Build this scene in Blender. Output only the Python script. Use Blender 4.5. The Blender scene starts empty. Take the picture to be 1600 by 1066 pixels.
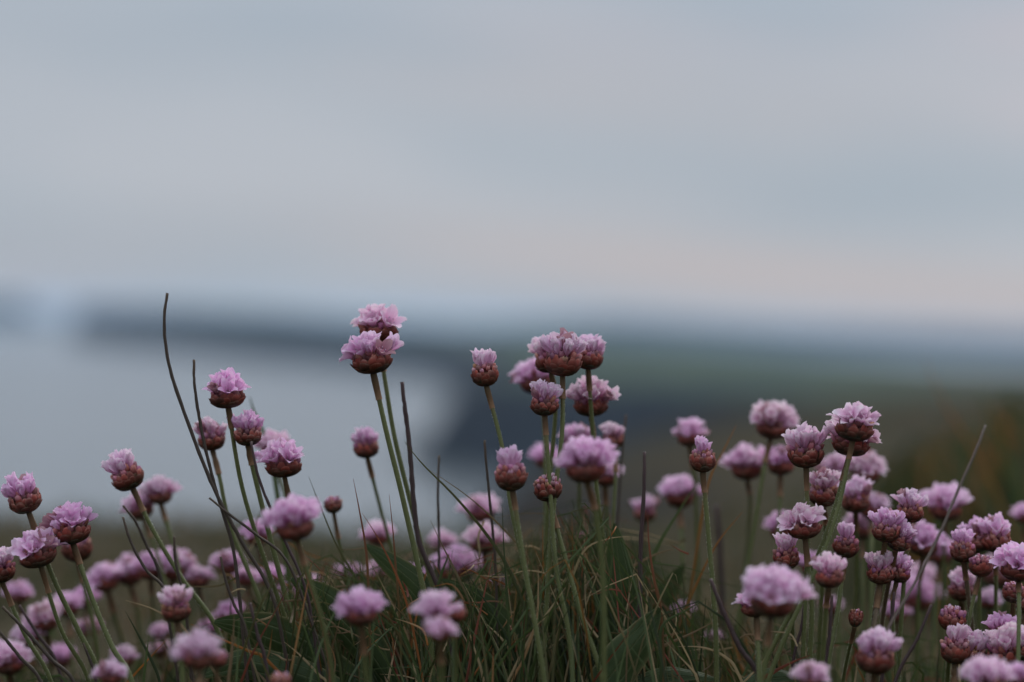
import bpy, math, random
import numpy as np
from mathutils import Vector, Matrix, noise
R_ = random.Random(7)
scene = bpy.context.scene
C = scene.collection

# ------------------------------------------------------------------ camera
FPX, CX, CY = 3587.0, 800.0, 533.0          # focal length and centre in photograph pixels
FOCUS = 0.85
PITCH, ROLL = math.radians(-0.50), math.radians(1.97)
f_ = Vector((0, math.cos(PITCH), math.sin(PITCH)))
U0 = Vector((0, -math.sin(PITCH), math.cos(PITCH))); R0 = Vector((1, 0, 0))
r_ = R0*math.cos(ROLL) + U0*math.sin(ROLL)
u_ = -R0*math.sin(ROLL) + U0*math.cos(ROLL)
cam_d = bpy.data.cameras.new('camera'); cam = bpy.data.objects.new('camera', cam_d); C.objects.link(cam)
cam.matrix_world = Matrix(((r_.x, u_.x, -f_.x, 0), (r_.y, u_.y, -f_.y, 0), (r_.z, u_.z, -f_.z, 0), (0, 0, 0, 1)))
cam_d.sensor_width = 22.3; cam_d.lens = 50; cam_d.clip_start = 0.05; cam_d.clip_end = 90000
cam_d.dof.use_dof = True; cam_d.dof.focus_distance = FOCUS; cam_d.dof.aperture_fstop = 2.35
scene.camera = cam

# ------------------------------------------------------------------ world and light
SUN_EL, SUN_AZ = math.radians(38), math.radians(30)      # ahead and to the right, behind cloud
w = bpy.data.worlds.new('World'); scene.world = w; w.use_nodes = True
nt = w.node_tree; nt.nodes.clear(); N = nt.nodes.new; Lk = nt.links.new
def wm(op, a, b=None):
    n = N('ShaderNodeMath'); n.operation = op
    for i, v in enumerate((a, b)):
        if v is None: continue
        if isinstance(v, (int, float)): n.inputs[i].default_value = v
        else: Lk(v, n.inputs[i])
    return n.outputs[0]
out = N('ShaderNodeOutputWorld'); bg = N('ShaderNodeBackground'); Lk(bg.outputs[0], out.inputs[0])
sky = N('ShaderNodeTexSky'); sky.sky_type = 'NISHITA'; sky.sun_disc = False
sky.sun_elevation = SUN_EL; sky.sun_rotation = SUN_AZ
tc = N('ShaderNodeTexCoord')
rot = N('ShaderNodeMapping'); rot.inputs['Rotation'].default_value = (0, math.radians(7), 0); rot.inputs['Scale'].default_value = (3.2, 3.2, 17)
rot.inputs['Location'].default_value = (0.3, 0, 0.35)
Lk(tc.outputs['Generated'], rot.inputs[0])
n1 = N('ShaderNodeTexNoise'); n1.inputs['Scale'].default_value = 1.0; n1.inputs['Detail'].default_value = 3; n1.inputs['Roughness'].default_value = .45
Lk(rot.outputs[0], n1.inputs['Vector'])
rot2 = N('ShaderNodeMapping'); rot2.inputs['Rotation'].default_value = (0, math.radians(5), 0); rot2.inputs['Scale'].default_value = (3.2, 3.2, 15)
rot2.inputs['Location'].default_value = (1.7, 2, 3.1)
Lk(tc.outputs['Generated'], rot2.inputs[0])
n2 = N('ShaderNodeTexNoise'); n2.inputs['Scale'].default_value = 1.0; n2.inputs['Detail'].default_value = 2
Lk(rot2.outputs[0], n2.inputs['Vector'])
cr = N('ShaderNodeValToRGB'); e = cr.color_ramp.elements
e[0].position = .34; e[0].color = (.355, .415, .485, 1); e[1].position = .66; e[1].color = (.455, .485, .54, 1)
Lk(n1.outputs[0], cr.inputs[0])
pr = N('ShaderNodeMapRange'); pr.inputs[1].default_value = .50; pr.inputs[2].default_value = .70; pr.interpolation_type = 'SMOOTHSTEP'
Lk(n2.outputs[0], pr.inputs[0])
sepw = N('ShaderNodeSeparateXYZ'); Lk(tc.outputs['Generated'], sepw.inputs[0])
mx = N('ShaderNodeMix'); mx.data_type = 'RGBA'; Lk(wm('MULTIPLY', pr.outputs[0], .4), mx.inputs[0]); Lk(cr.outputs[0], mx.inputs[6]); mx.inputs[7].default_value = (.475, .45, .475, 1)
# a warm break in the cloud low over the land, tilting down to the right
cz = wm('SUBTRACT', .033, wm('MULTIPLY', sepw.outputs[0], .067))
gz_ = wm('DIVIDE', wm('SUBTRACT', wm('ADD', sepw.outputs[2], .003), cz), .0105)
gb = wm('POWER', 2.718, wm('MULTIPLY', wm('MULTIPLY', gz_, gz_), -.5))
ga = N('ShaderNodeMapRange'); ga.inputs[1].default_value = -.2; ga.inputs[2].default_value = .1; ga.inputs[3].default_value = .0; ga.inputs[4].default_value = .85; ga.interpolation_type = 'SMOOTHSTEP'
Lk(sepw.outputs[0], ga.inputs[0])
mxb = N('ShaderNodeMix'); mxb.data_type = 'RGBA'; Lk(wm('MULTIPLY', gb, ga.outputs[0]), mxb.inputs[0]); Lk(mx.outputs[2], mxb.inputs[6]); mxb.inputs[7].default_value = (.505, .455, .465, 1)
lastc = mxb.outputs[2]
for bx_, bz_, sx_, sz_, am in ((.235, .128, .05, .010, .7), (.24, .094, .035, .008, .6), (.04, .125, .07, .010, .3)):
    q1 = wm('DIVIDE', wm('SUBTRACT', sepw.outputs[0], bx_), sx_); q2 = wm('DIVIDE', wm('SUBTRACT', wm('ADD', sepw.outputs[2], wm('MULTIPLY', sepw.outputs[0], .06)), bz_+.06*bx_), sz_)
    gq = wm('POWER', 2.718, wm('MULTIPLY', wm('ADD', wm('MULTIPLY', q1, q1), wm('MULTIPLY', q2, q2)), -.5))
    mq = N('ShaderNodeMix'); mq.data_type = 'RGBA'; Lk(wm('MULTIPLY', gq, am), mq.inputs[0]); Lk(lastc, mq.inputs[6]); mq.inputs[7].default_value = (.53, .49, .53, 1); lastc = mq.outputs[2]
# cloud deck is brighter overhead, as every overcast sky is
zen = N('ShaderNodeMapRange'); zen.inputs[1].default_value = .12; zen.inputs[2].default_value = 1; zen.inputs[3].default_value = 1; zen.inputs[4].default_value = 2.9
Lk(sepw.outputs[2], zen.inputs[0])
vm = N('ShaderNodeVectorMath'); vm.operation = 'SCALE'; Lk(lastc, vm.inputs[0]); Lk(zen.outputs[0], vm.inputs['Scale'])
sk = N('ShaderNodeVectorMath'); sk.operation = 'SCALE'; Lk(sky.outputs[0], sk.inputs[0]); sk.inputs['Scale'].default_value = .06
mm = N('ShaderNodeMix'); mm.data_type = 'RGBA'; mm.inputs[0].default_value = .93; Lk(sk.outputs[0], mm.inputs[6]); Lk(vm.outputs[0], mm.inputs[7])
Lk(mm.outputs[2], bg.inputs[0]); bg.inputs[1].default_value = 1.0
sl = bpy.data.lights.new('sun', 'SUN'); so = bpy.data.objects.new('sun', sl); C.objects.link(so)
sl.energy = 1.5; sl.angle = math.radians(18); sl.color = (1, .95, .88)
sd = Vector((math.sin(SUN_AZ)*math.cos(SUN_EL), math.cos(SUN_AZ)*math.cos(SUN_EL), math.sin(SUN_EL)))
so.rotation_euler = sd.to_track_quat('Z', 'Y').to_euler()
scene.view_settings.view_transform = 'Standard'; scene.view_settings.look = 'None'
scene.view_settings.exposure = 0.05; scene.view_settings.gamma = 1
scene.cycles.use_denoising = True
scene.cycles.max_bounces = 8; scene.cycles.transparent_max_bounces = 16; scene.cycles.volume_bounces = 1
scene.cycles.sample_clamp_indirect = 4

# ------------------------------------------------------------------ helpers
def P(px, py, d):
    """point at distance d (m) along the view that a photo pixel looks at"""
    return f_*d + r_*((px-CX)/FPX*d) + u_*((CY-py)/FPX*d)
def sm(a, b, x):
    t = max(0., min(1., (x-a)/(b-a))); return t*t*(3-2*t)
class MB:
    def __init__(s): s.v = []; s.f = []; s.uv = []; s.mi = []; s.col = []
    def grid(s, pts, nu, nv, uvs=None, mi=0, closed=False, col=None):
        """pts: rows of nu points, nv rows"""
        o = len(s.v); s.v += pts
        s.uv += uvs if uvs else [(0, 0)]*len(pts)
        s.col += [col or (1, 1, 1, 1)]*len(pts)
        m = nu if closed else nu-1
        for j in range(nv-1):
            for i in range(m):
                a = o+j*nu+i; b = o+j*nu+(i+1) % nu
                s.f.append((a, b, b+nu, a+nu)); s.mi.append(mi)
    def tube(s, pts, rad, n=6, mi=0, cap=True, col=None, vr=(0, 1)):
        rows = []; uvs = []; k = len(pts); prev = None
        for j, p in enumerate(pts):
            t = (pts[min(j+1, k-1)]-pts[max(j-1, 0)]).normalized()
            a = prev if prev else (Vector((0, 1, 0)) if abs(t.y) < .9 else Vector((1, 0, 0)))
            a = (a-t*a.dot(t)).normalized(); prev = a; b = t.cross(a)
            rr = rad[j] if isinstance(rad, (list, tuple)) else rad
            for i in range(n):
                an = 2*math.pi*i/n
                rows.append(p+(a*math.cos(an)+b*math.sin(an))*rr)
                uvs.append((i/n, vr[0]+(vr[1]-vr[0])*j/(k-1)))
        o = len(s.v); s.grid(rows, n, k, uvs, mi, True, col)
        if cap:
            s.f.append(tuple(o+(k-1)*n+i for i in range(n))); s.mi.append(mi)
            s.f.append(tuple(o+n-1-i for i in range(n))); s.mi.append(mi)
    def mesh(s, name, mats, smooth=True, colors=False):
        me = bpy.data.meshes.new(name); me.from_pydata([tuple(p) for p in s.v], [], s.f)
        for m in mats: me.materials.append(m)
        uvl = me.uv_layers.new(name='UVMap')
        li = np.empty(len(me.loops), dtype=np.int32); me.loops.foreach_get('vertex_index', li)
        uvl.data.foreach_set('uv', np.array(s.uv, dtype=np.float32)[li].ravel())
        me.polygons.foreach_set('material_index', np.array(s.mi, dtype=np.int32))
        me.polygons.foreach_set('use_smooth', np.full(len(s.f), smooth))
        if colors:
            ca = me.color_attributes.new('tint', 'FLOAT_COLOR', 'POINT')
            ca.data.foreach_set('color', np.array(s.col, dtype=np.float32).ravel())
        me.update(); return me
def link(name, me, parent=None, loc=None):
    o = bpy.data.objects.new(name, me); C.objects.link(o)
    if parent: o.parent = parent
    if loc is not None: o.location = loc
    return o
def tag(o, label=None, cat=None, group=None, kind=None):
    if label: o['label'] = label
    if cat: o['category'] = cat
    if group: o['group'] = group
    if kind: o['kind'] = kind
    return o
def spline(pts, n):
    """Catmull-Rom through pts"""
    q = [pts[0]*2-pts[1]]+pts+[pts[-1]*2-pts[-2]]; outp = []
    segs = len(pts)-1
    for k in range(n):
        t = k/(n-1)*segs; i = min(int(t), segs-1); t -= i
        a, b, c, d = q[i], q[i+1], q[i+2], q[i+3]
        outp.append(.5*((2*b)+(c-a)*t+(2*a-5*b+4*c-d)*t*t+(3*b-a-3*c+d)*t*t*t))
    return outp

# ------------------------------------------------------------------ materials
def mat(name):
    m = bpy.data.materials.new(name); m.use_nodes = True; t = m.node_tree; t.nodes.clear()
    o = t.nodes.new('ShaderNodeOutputMaterial'); return m, t, o
def ramp(t, fac, stops, interp='LINEAR'):
    n = t.nodes.new('ShaderNodeValToRGB'); n.color_ramp.interpolation = interp
    el = n.color_ramp.elements
    el[0].position, el[0].color = stops[0][0], (*stops[0][1], 1)
    el[1].position, el[1].color = stops[-1][0], (*stops[-1][1], 1)
    for p, c in stops[1:-1]:
        x = el.new(p); x.color = (*c, 1)
    t.links.new(fac, n.inputs[0]); return n.outputs[0]
def mixc(t, f, a, b, mode='MIX'):
    n = t.nodes.new('ShaderNodeMix'); n.data_type = 'RGBA'; n.blend_type = mode
    for i, v in ((0, f), (6, a), (7, b)):
        if isinstance(v, (int, float)): n.inputs[i].default_value = v
        elif isinstance(v, tuple): n.inputs[i].default_value = (*v, 1)
        else: t.links.new(v, n.inputs[i])
    return n.outputs[2]
def math_(t, op, a, b=0., c=None):
    n = t.nodes.new('ShaderNodeMath'); n.operation = op
    for i, v in enumerate((a, b, c)):
        if v is None: continue
        if isinstance(v, (int, float)): n.inputs[i].default_value = v
        else: t.links.new(v, n.inputs[i])
    return n.outputs[0]
def noise_(t, scale, vec=None, detail=3, rough=.5):
    n = t.nodes.new('ShaderNodeTexNoise'); n.inputs['Scale'].default_value = scale; n.inputs['Detail'].default_value = detail
    n.inputs['Roughness'].default_value = rough
    if vec: t.links.new(vec, n.inputs['Vector'])
    return n.outputs[0]
def leafy(t, o, col, trans=.3, rough=.6, spec=.25, bump=None, bs=.3, tcol=None):
    b = t.nodes.new('ShaderNodeBsdfPrincipled'); b.inputs['Roughness'].default_value = rough
    b.inputs['Specular IOR Level'].default_value = spec
    tr = t.nodes.new('ShaderNodeBsdfTranslucent'); mx = t.nodes.new('ShaderNodeMixShader'); mx.inputs[0].default_value = trans
    if isinstance(col, tuple): b.inputs['Base Color'].default_value = (*col, 1); tr.inputs[0].default_value = (*col, 1)
    else: t.links.new(col, b.inputs['Base Color']); t.links.new(tcol or col, tr.inputs[0])
    if bump:
        bn = t.nodes.new('ShaderNodeBump'); bn.inputs['Strength'].default_value = bs; bn.inputs['Distance'].default_value = .0004
        t.links.new(bump, bn.inputs['Height']); t.links.new(bn.outputs[0], b.inputs['Normal'])
    t.links.new(b.outputs[0], mx.inputs[1]); t.links.new(tr.outputs[0], mx.inputs[2]); t.links.new(mx.outputs[0], o.inputs[0])
def uvxy(t):
    u = t.nodes.new('ShaderNodeUVMap'); s = t.nodes.new('ShaderNodeSeparateXYZ'); t.links.new(u.outputs[0], s.inputs[0]); return u.outputs[0], s.outputs[0], s.outputs[1]
def objco(t):
    n = t.nodes.new('ShaderNodeTexCoord'); return n.outputs['Object']
def orand(t):
    return t.nodes.new('ShaderNodeObjectInfo').outputs['Random']

# petal
petal_m, t, o = mat('petal'); uv, ux, uy = uvxy(t)
base = ramp(t, uy, [(0, (.46, .08, .20)), (.2, (.62, .22, .40)), (.36, (.80, .46, .65)), (.7, (.89, .64, .80)), (1, (.94, .85, .90))])
wv = math_(t, 'ABSOLUTE', math_(t, 'SINE', math_(t, 'MULTIPLY', math_(t, 'SUBTRACT', ux, .5), 15.5)))
vein = math_(t, 'POWER', math_(t, 'SUBTRACT', 1., wv), 3.)
vein = math_(t, 'MULTIPLY', vein, math_(t, 'MULTIPLY', math_(t, 'SUBTRACT', 1.05, uy), .5))
c = mixc(t, vein, base, (.50, .16, .44))
rn = orand(t)
c = mixc(t, math_(t, 'MULTIPLY', rn, .30), c, (.66, .27, .54))
c = mixc(t, math_(t, 'MULTIPLY', noise_(t, 900, objco(t), 2), .28), c, (.80, .60, .78))
c = mixc(t, 1., c, t.nodes.new('ShaderNodeObjectInfo').outputs['Color'], 'MULTIPLY')
leafy(t, o, c, .34, .55, .2)
# bracts
bract_m, t, o = mat('bract'); uv, ux, uy = uvxy(t)
nz = noise_(t, 420, objco(t), 4, .6)
body = ramp(t, uy, [(0, (.060, .075, .020)), (.3, (.075, .060, .022)), (.6, (.20, .055, .035)), (.85, (.34, .12, .085)), (1, (.60, .42, .32))])
edge = math_(t, 'POWER', math_(t, 'ABSOLUTE', math_(t, 'MULTIPLY', math_(t, 'SUBTRACT', ux, .5), 2.)), 4.)
c = mixc(t, math_(t, 'MULTIPLY', edge, .65), body, (.42, .25, .17))
rb = math_(t, 'ABSOLUTE', math_(t, 'SINE', math_(t, 'MULTIPLY', ux, 22.)))
c = mixc(t, math_(t, 'MULTIPLY', rb, .30), c, (.06, .025, .018))
n3 = ramp(t, nz, [(.40, (0, 0, 0)), (.62, (1, 1, 1))])
c = mixc(t, math_(t, 'MULTIPLY', n3, .55), c, (.055, .018, .015))
c = mixc(t, math_(t, 'MULTIPLY', orand(t), .5), c, (.26, .085, .06))
at = t.nodes.new('ShaderNodeAttribute'); at.attribute_name = 'tint'; c = mixc(t, 1., c, at.outputs['Color'], 'MULTIPLY')
leafy(t, o, c, .14, .6, .2, nz, .5)
# papery calyx / unopened florets
calyx_m, t, o = mat('papery_calyx'); uv, ux, uy = uvxy(t)
nz = noise_(t, 700, objco(t), 3, .6)
c = ramp(t, uy, [(0, (.16, .055, .04)), (.45, (.38, .13, .12)), (.75, (.52, .24, .22)), (1, (.66, .42, .40))])
c = mixc(t, math_(t, 'MULTIPLY', nz, .5), c, (.26, .10, .06))
c = mixc(t, math_(t, 'MULTIPLY', orand(t), .4), c, (.50, .22, .36))
at = t.nodes.new('ShaderNodeAttribute'); at.attribute_name = 'tint'; c = mixc(t, 1., c, at.outputs['Color'], 'MULTIPLY')
leafy(t, o, c, .2, .65, .2, nz, .5)
stamen_m, t, o = mat('stamen'); leafy(t, o, (.62, .42, .55), .2)
# stems
def stem_mat(name, lo, hi, top):
    m, t, o = mat(name); uv, ux, uy = uvxy(t)
    nz = noise_(t, 260, objco(t), 4, .6)
    c = mixc(t, nz, lo, hi)
    tp = t.nodes.new('ShaderNodeMapRange'); tp.inputs[1].default_value = .14; tp.inputs[2].default_value = .01; t.links.new(uy, tp.inputs[0])
    c = mixc(t, math_(t, 'MULTIPLY', tp.outputs[0], .8), c, top)
    st = math_(t, 'ABSOLUTE', math_(t, 'SINE', math_(t, 'MULTIPLY', ux, 18.85)))
    c = mixc(t, math_(t, 'MULTIPLY', st, .25), c, (.16, .17, .10))
    leafy(t, o, c, .08, .55, .3, nz, .4); return m
stem_m = stem_mat('green_stem', (.066, .086, .020), (.14, .150, .045), (.20, .11, .05))
stem_b = stem_mat('brown_stem', (.09, .06, .035), (.16, .10, .06), (.20, .08, .045))
dry_m = stem_mat('dark_dry_stem', (.022, .012, .012), (.07, .038, .034), (.12, .075, .055))
purp_m = stem_mat('purple_dry_stem', (.030, .012, .020), (.07, .028, .04), (.11, .06, .07))
grey_m = stem_mat('grey_dry_stem', (.13, .095, .085), (.22, .165, .145), (.28, .22, .20))
hair_m, t, o = mat('stem_hair'); leafy(t, o, (.55, .58, .44), .45)
sheath_m, t, o = mat('sheath'); uv, ux, uy = uvxy(t)
c = ramp(t, uy, [(0, (.11, .085, .045)), (.6, (.17, .10, .05)), (1, (.34, .20, .11))]); nz = noise_(t, 500, objco(t), 3)
c = mixc(t, math_(t, 'MULTIPLY', nz, .5), c, (.12, .06, .03)); leafy(t, o, c, .25, .6, .2, nz, .4)
# grass with a colour per blade
grass_m, t, o = mat('grass_blade'); a = t.nodes.new('ShaderNodeAttribute'); a.attribute_name = 'tint'
nz = noise_(t, 180, objco(t), 3)
c = mixc(t, math_(t, 'MULTIPLY', nz, .5), a.outputs['Color'], (.035, .04, .015)); leafy(t, o, c, .22, .5, .3)
# broad leaf
leaf_m, t, o = mat('broad_leaf'); uv, ux, uy = uvxy(t)
nz = noise_(t, 120, objco(t), 5, .6)
c = mixc(t, nz, (.022, .040, .014), (.055, .080, .028))
v1 = math_(t, 'POWER', math_(t, 'SUBTRACT', 1., math_(t, 'ABSOLUTE', math_(t, 'SINE', math_(t, 'MULTIPLY', math_(t, 'SUBTRACT', ux, .5), 12.566)))), 6.)
c = mixc(t, math_(t, 'MULTIPLY', v1, .6), c, (.14, .16, .075))
eg = math_(t, 'POWER', math_(t, 'ABSOLUTE', math_(t, 'MULTIPLY', math_(t, 'SUBTRACT', ux, .5), 2.)), 14.)
c = mixc(t, math_(t, 'MULTIPLY', eg, .7), c, (.22, .19, .09))
spt = noise_(t, 900, objco(t), 2)
sp = t.nodes.new('ShaderNodeMapRange'); sp.inputs[1].default_value = .70; sp.inputs[2].default_value = .76; t.links.new(spt, sp.inputs[0])
c = mixc(t, math_(t, 'MULTIPLY', sp.outputs[0], .7), c, (.17, .10, .05))
leafy(t, o, c, .22, .55, .2, math_(t, 'ADD', v1, nz), .8)
# ground
ground_m, t, o = mat('turf_soil'); co = objco(t)
c = mixc(t, noise_(t, 6, co, 5, .65), (.026, .023, .011), (.075, .056, .028))
c = mixc(t, math_(t, 'MULTIPLY', noise_(t, 90, co, 4), .6), c, (.030, .026, .014))
b = t.nodes.new('ShaderNodeBsdfPrincipled'); b.inputs['Roughness'].default_value = .95; b.inputs['Specular IOR Level'].default_value = .1
t.links.new(c, b.inputs['Base Color'])
bn = t.nodes.new('ShaderNodeBump'); bn.inputs['Strength'].default_value = .8; bn.inputs['Distance'].default_value = .01; t.links.new(noise_(t, 150, co, 5), bn.inputs['Height']); t.links.new(bn.outputs[0], b.inputs['Normal'])
t.links.new(b.outputs[0], o.inputs[0])
def land_mat(name, rock1, rock2, g1, g2, s):
    m, t, o = mat(name); co = objco(t)
    g = t.nodes.new('ShaderNodeNewGeometry'); sx = t.nodes.new('ShaderNodeSeparateXYZ'); t.links.new(g.outputs['Normal'], sx.inputs[0])
    f = t.nodes.new('ShaderNodeMapRange'); f.inputs[1].default_value = .90; f.inputs[2].default_value = .985; t.links.new(sx.outputs[2], f.inputs[0])
    rock = mixc(t, noise_(t, s*4, co, 6, .65), rock1, rock2)
    vo = t.nodes.new('ShaderNodeTexVoronoi'); vo.inputs['Scale'].default_value = s; t.links.new(co, vo.inputs['Vector'])
    sv = t.nodes.new('ShaderNodeSeparateColor'); t.links.new(vo.outputs['Color'], sv.inputs[0])
    gr = mixc(t, sv.outputs[0], g1, g2); gr = mixc(t, math_(t, 'MULTIPLY', noise_(t, s*9, co, 5), .5), gr, g1)
    c = mixc(t, f.outputs[0], rock, gr)
    b = t.nodes.new('ShaderNodeBsdfPrincipled'); b.inputs['Roughness'].default_value = .95; b.inputs['Specular IOR Level'].default_value = .1
    t.links.new(c, b.inputs['Base Color']); t.links.new(b.outputs[0], o.inputs[0]); return m
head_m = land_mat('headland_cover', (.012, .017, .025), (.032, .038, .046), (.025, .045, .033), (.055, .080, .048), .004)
hill_m = land_mat('hillside_cover', (.012, .011, .010), (.024, .021, .018), (.026, .023, .009), (.050, .037, .015), .03)
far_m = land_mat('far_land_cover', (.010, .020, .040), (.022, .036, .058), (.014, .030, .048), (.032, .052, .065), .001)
sea_m, t, o = mat('sea_water'); co = objco(t)
b = t.nodes.new('ShaderNodeBsdfPrincipled'); b.inputs['Roughness'].default_value = .22; b.inputs['IOR'].default_value = 1.333
mp = t.nodes.new('ShaderNodeMapping'); mp.inputs['Scale'].default_value = (.0012, .004, 1); t.links.new(co, mp.inputs[0])
t.links.new(mixc(t, noise_(t, 1, mp.outputs[0], 4), (.075, .09, .10), (.18, .19, .195)), b.inputs['Base Color'])
bn = t.nodes.new('ShaderNodeBump'); bn.inputs['Strength'].default_value = .35; bn.inputs['Distance'].default_value = 1.
t.links.new(noise_(t, .09, co, 6, .6), bn.inputs['Height']); t.links.new(bn.outputs[0], b.inputs['Normal']); t.links.new(b.outputs[0], o.inputs[0])

# ------------------------------------------------------------------ the setting
SEA = -62.0
def ghash(x, y, s): return noise.noise(Vector((x*s, y*s, 3.7)))
def gz(x, y):
    r = math.hypot(x, y)
    yy = max(y, 0)
    z = -.165-.045*(min(max(r, .3), 60)-.85)
    z += .018*ghash(x, y, 3.1)*min(1, r)+.006*ghash(x, y, 11)
    z += .045*sm(.05, .5, x)*sm(1.2, 2.2, y)                        # low bank on the right
    edge = 2.75+.25*ghash(x, 0, 2)+1.2*sm(.1, .8, x)
    if y > edge: z -= (y-edge)*1.1
    return max(z, SEA-2)
def polar_ground():
    m = MB(); ang = [math.radians(a) for a in list(np.arange(-180, -24, 6))+list(np.arange(-24, 24, .75))+list(np.arange(24, 180.1, 6))]
    rad = list(np.geomspace(.06, 4.5, 80))+list(np.geomspace(4.9, 80, 22))
    pts = []
    for r in rad:
        for a in ang:
            x, y = r*math.sin(a), r*math.cos(a); pts.append(Vector((x, y, gz(x, y))))
    m.grid(pts, len(ang), len(rad)); return m.mesh('ground', [ground_m])
tag(link('ground', polar_ground()), kind='structure')
def patch(name, x0, x1, y0, y1, nx, ny, fn, m_):
    m = MB(); pts = []
    for j in range(ny):
        y = y0+(y1-y0)*j/(ny-1)
        for i in range(nx):
            x = x0+(x1-x0)*i/(nx-1); pts.append(Vector((x, y, fn(x, y))))
    m.grid(pts, nx, ny); return tag(link(name, m.mesh(name, [m_])), kind='structure')
# sea
m = MB(); s = 42000; g = []
for j in range(9):
    for i in range(9): g.append(Vector((-s+2*s*i/8, -2000+(s+2000)*j/8, SEA)))
m.grid(g, 9, 9); tag(link('sea', m.mesh('sea', [sea_m])), kind='structure')
# headland: a coast that runs from the right away to a point on the left
coast = [(-930, 4800), (-760, 4150), (-587, 3830), (-400, 3300), (-223, 2965), (-98, 2527), (-40, 1900), (-20, 1600), (-8, 1440), (-22, 1300), (-20, 1180), (-42, 1090), (-36, 960),
         (120, 860), (900, 800), (2600, 800), (2600, 1100), (1200, 1300), (500, 1600), (390, 1750), (250, 2250), (60, 3000), (-200, 3700), (-450, 4300), (-760, 4850), (-880, 5000)]
CP = np.array(coast, float); CQ = np.roll(CP, -1, axis=0)
def sdist(x, y):
    p = np.array((x, y)); e_ = CQ-CP; w_ = p-CP
    tt = np.clip((w_*e_).sum(1)/(e_*e_).sum(1), 0, 1); d = np.sqrt(((w_-e_*tt[:, None])**2).sum(1)).min()
    ins = False
    for (ax, ay), (bx, by) in zip(CP, CQ):
        if (ay > y) != (by > y) and x < (bx-ax)*(y-ay)/(by-ay)+ax: ins = not ins
    return d if ins else -d
def hz(x, y):
    d = sdist(x, y)+(7+15*sm(2000, 3400, y))*noise.noise(Vector((x*.009, y*.009, 1)))
    base_h = 38+20*sm(1900, 4000, y)+8*noise.noise(Vector((x*.0012, y*.0012, 5)))
    z = SEA-1.5+(base_h)*sm(-4, 24, d)+.06*min(max(d, 0), 400)*.35
    return max(z, SEA-2)
patch('headland', -1000, 2700, 740, 5300, 240, 260, hz, head_m)
# hillside in the middle distance, falling to the water on the left
prof = [(-14, -64), (-6, -26), (0, -17), (7, -13.8), (14, -11.5), (24, -8.6), (34, -6.6), (48, -5.2), (60, -5.0), (90, -3), (200, 6)]
def hill(x, y):
    xs = x*240/max(y, 60)
    for (a, za), (b_, zb) in zip(prof, prof[1:]):
        if a <= xs <= b_: z = za+(zb-za)*(xs-a)/(b_-a); break
    else: z = prof[0][1] if xs < prof[0][0] else prof[-1][1]
    z += 1.5*noise.noise(Vector((x*.05, y*.05, 2)))+.5*noise.noise(Vector((x*.2, y*.2, 2)))
    z -= .16*max(0, 240-y)+.2*max(0, y-240)
    return max(z, SEA-2)
patch('hillside', -40, 240, 70, 520, 130, 120, hill, hill_m)
# far land on the horizon
def fary(x, y):
    px = CX+x/y*FPX
    hgt = 86*sm(560, 1000, px)*(.95+.22*noise.noise(Vector((x*.0012, 0, 0))))+84*sm(66, 30, px)
    k = (y-7000)/4000
    return max(SEA-1.5, SEA-1.5+hgt*sm(0, .12, k)*(.75+.25*sm(.1, .6, k)))
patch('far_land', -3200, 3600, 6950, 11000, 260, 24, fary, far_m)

# ------------------------------------------------------------------ florets, shared by every head
def petal_pts(L, W, a0, a1, cup, notch, tw, rnd):
    nu, nv = 7, 8; pts = []; uvs = []
    x = 0.; z = 0.; cl = []
    for j in range(nv):
        v = j/(nv-1); a = a0+a1*v**1.4; cl.append((x, z, a)); x += math.sin(a)*L/(nv-1); z += math.cos(a)*L/(nv-1)
    for j in range(nv):
        v = j/(nv-1)
        wd = W*(.16+.84*math.sin(min(1, v*1.18)*math.pi/2)**1.5)*(1-.30*max(0, v-.75)/.25)
        for i in range(nu):
            uu = i/(nu-1)*2-1
            vs = v-(.20*uu*uu+notch*math.exp(-(uu/.22)**2))*v**3
            k = vs*(nv-1); k0 = min(int(k), nv-2); fr = k-k0
            cx = cl[k0][0]*(1-fr)+cl[k0+1][0]*fr; cz = cl[k0][1]*(1-fr)+cl[k0+1][1]*fr; a = cl[k0][2]
            yy = uu*wd; off = cup*uu*uu*W*v + rnd.uniform(-.007, .007)*v + .024*math.sin(uu*5+tw*9)*v*v
            pts.append(Vector((cx-math.cos(a)*off, yy+tw*.05*v, cz+math.sin(a)*off))); uvs.append((i/(nu-1), v))
    return pts, uvs, nu, nv
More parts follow.
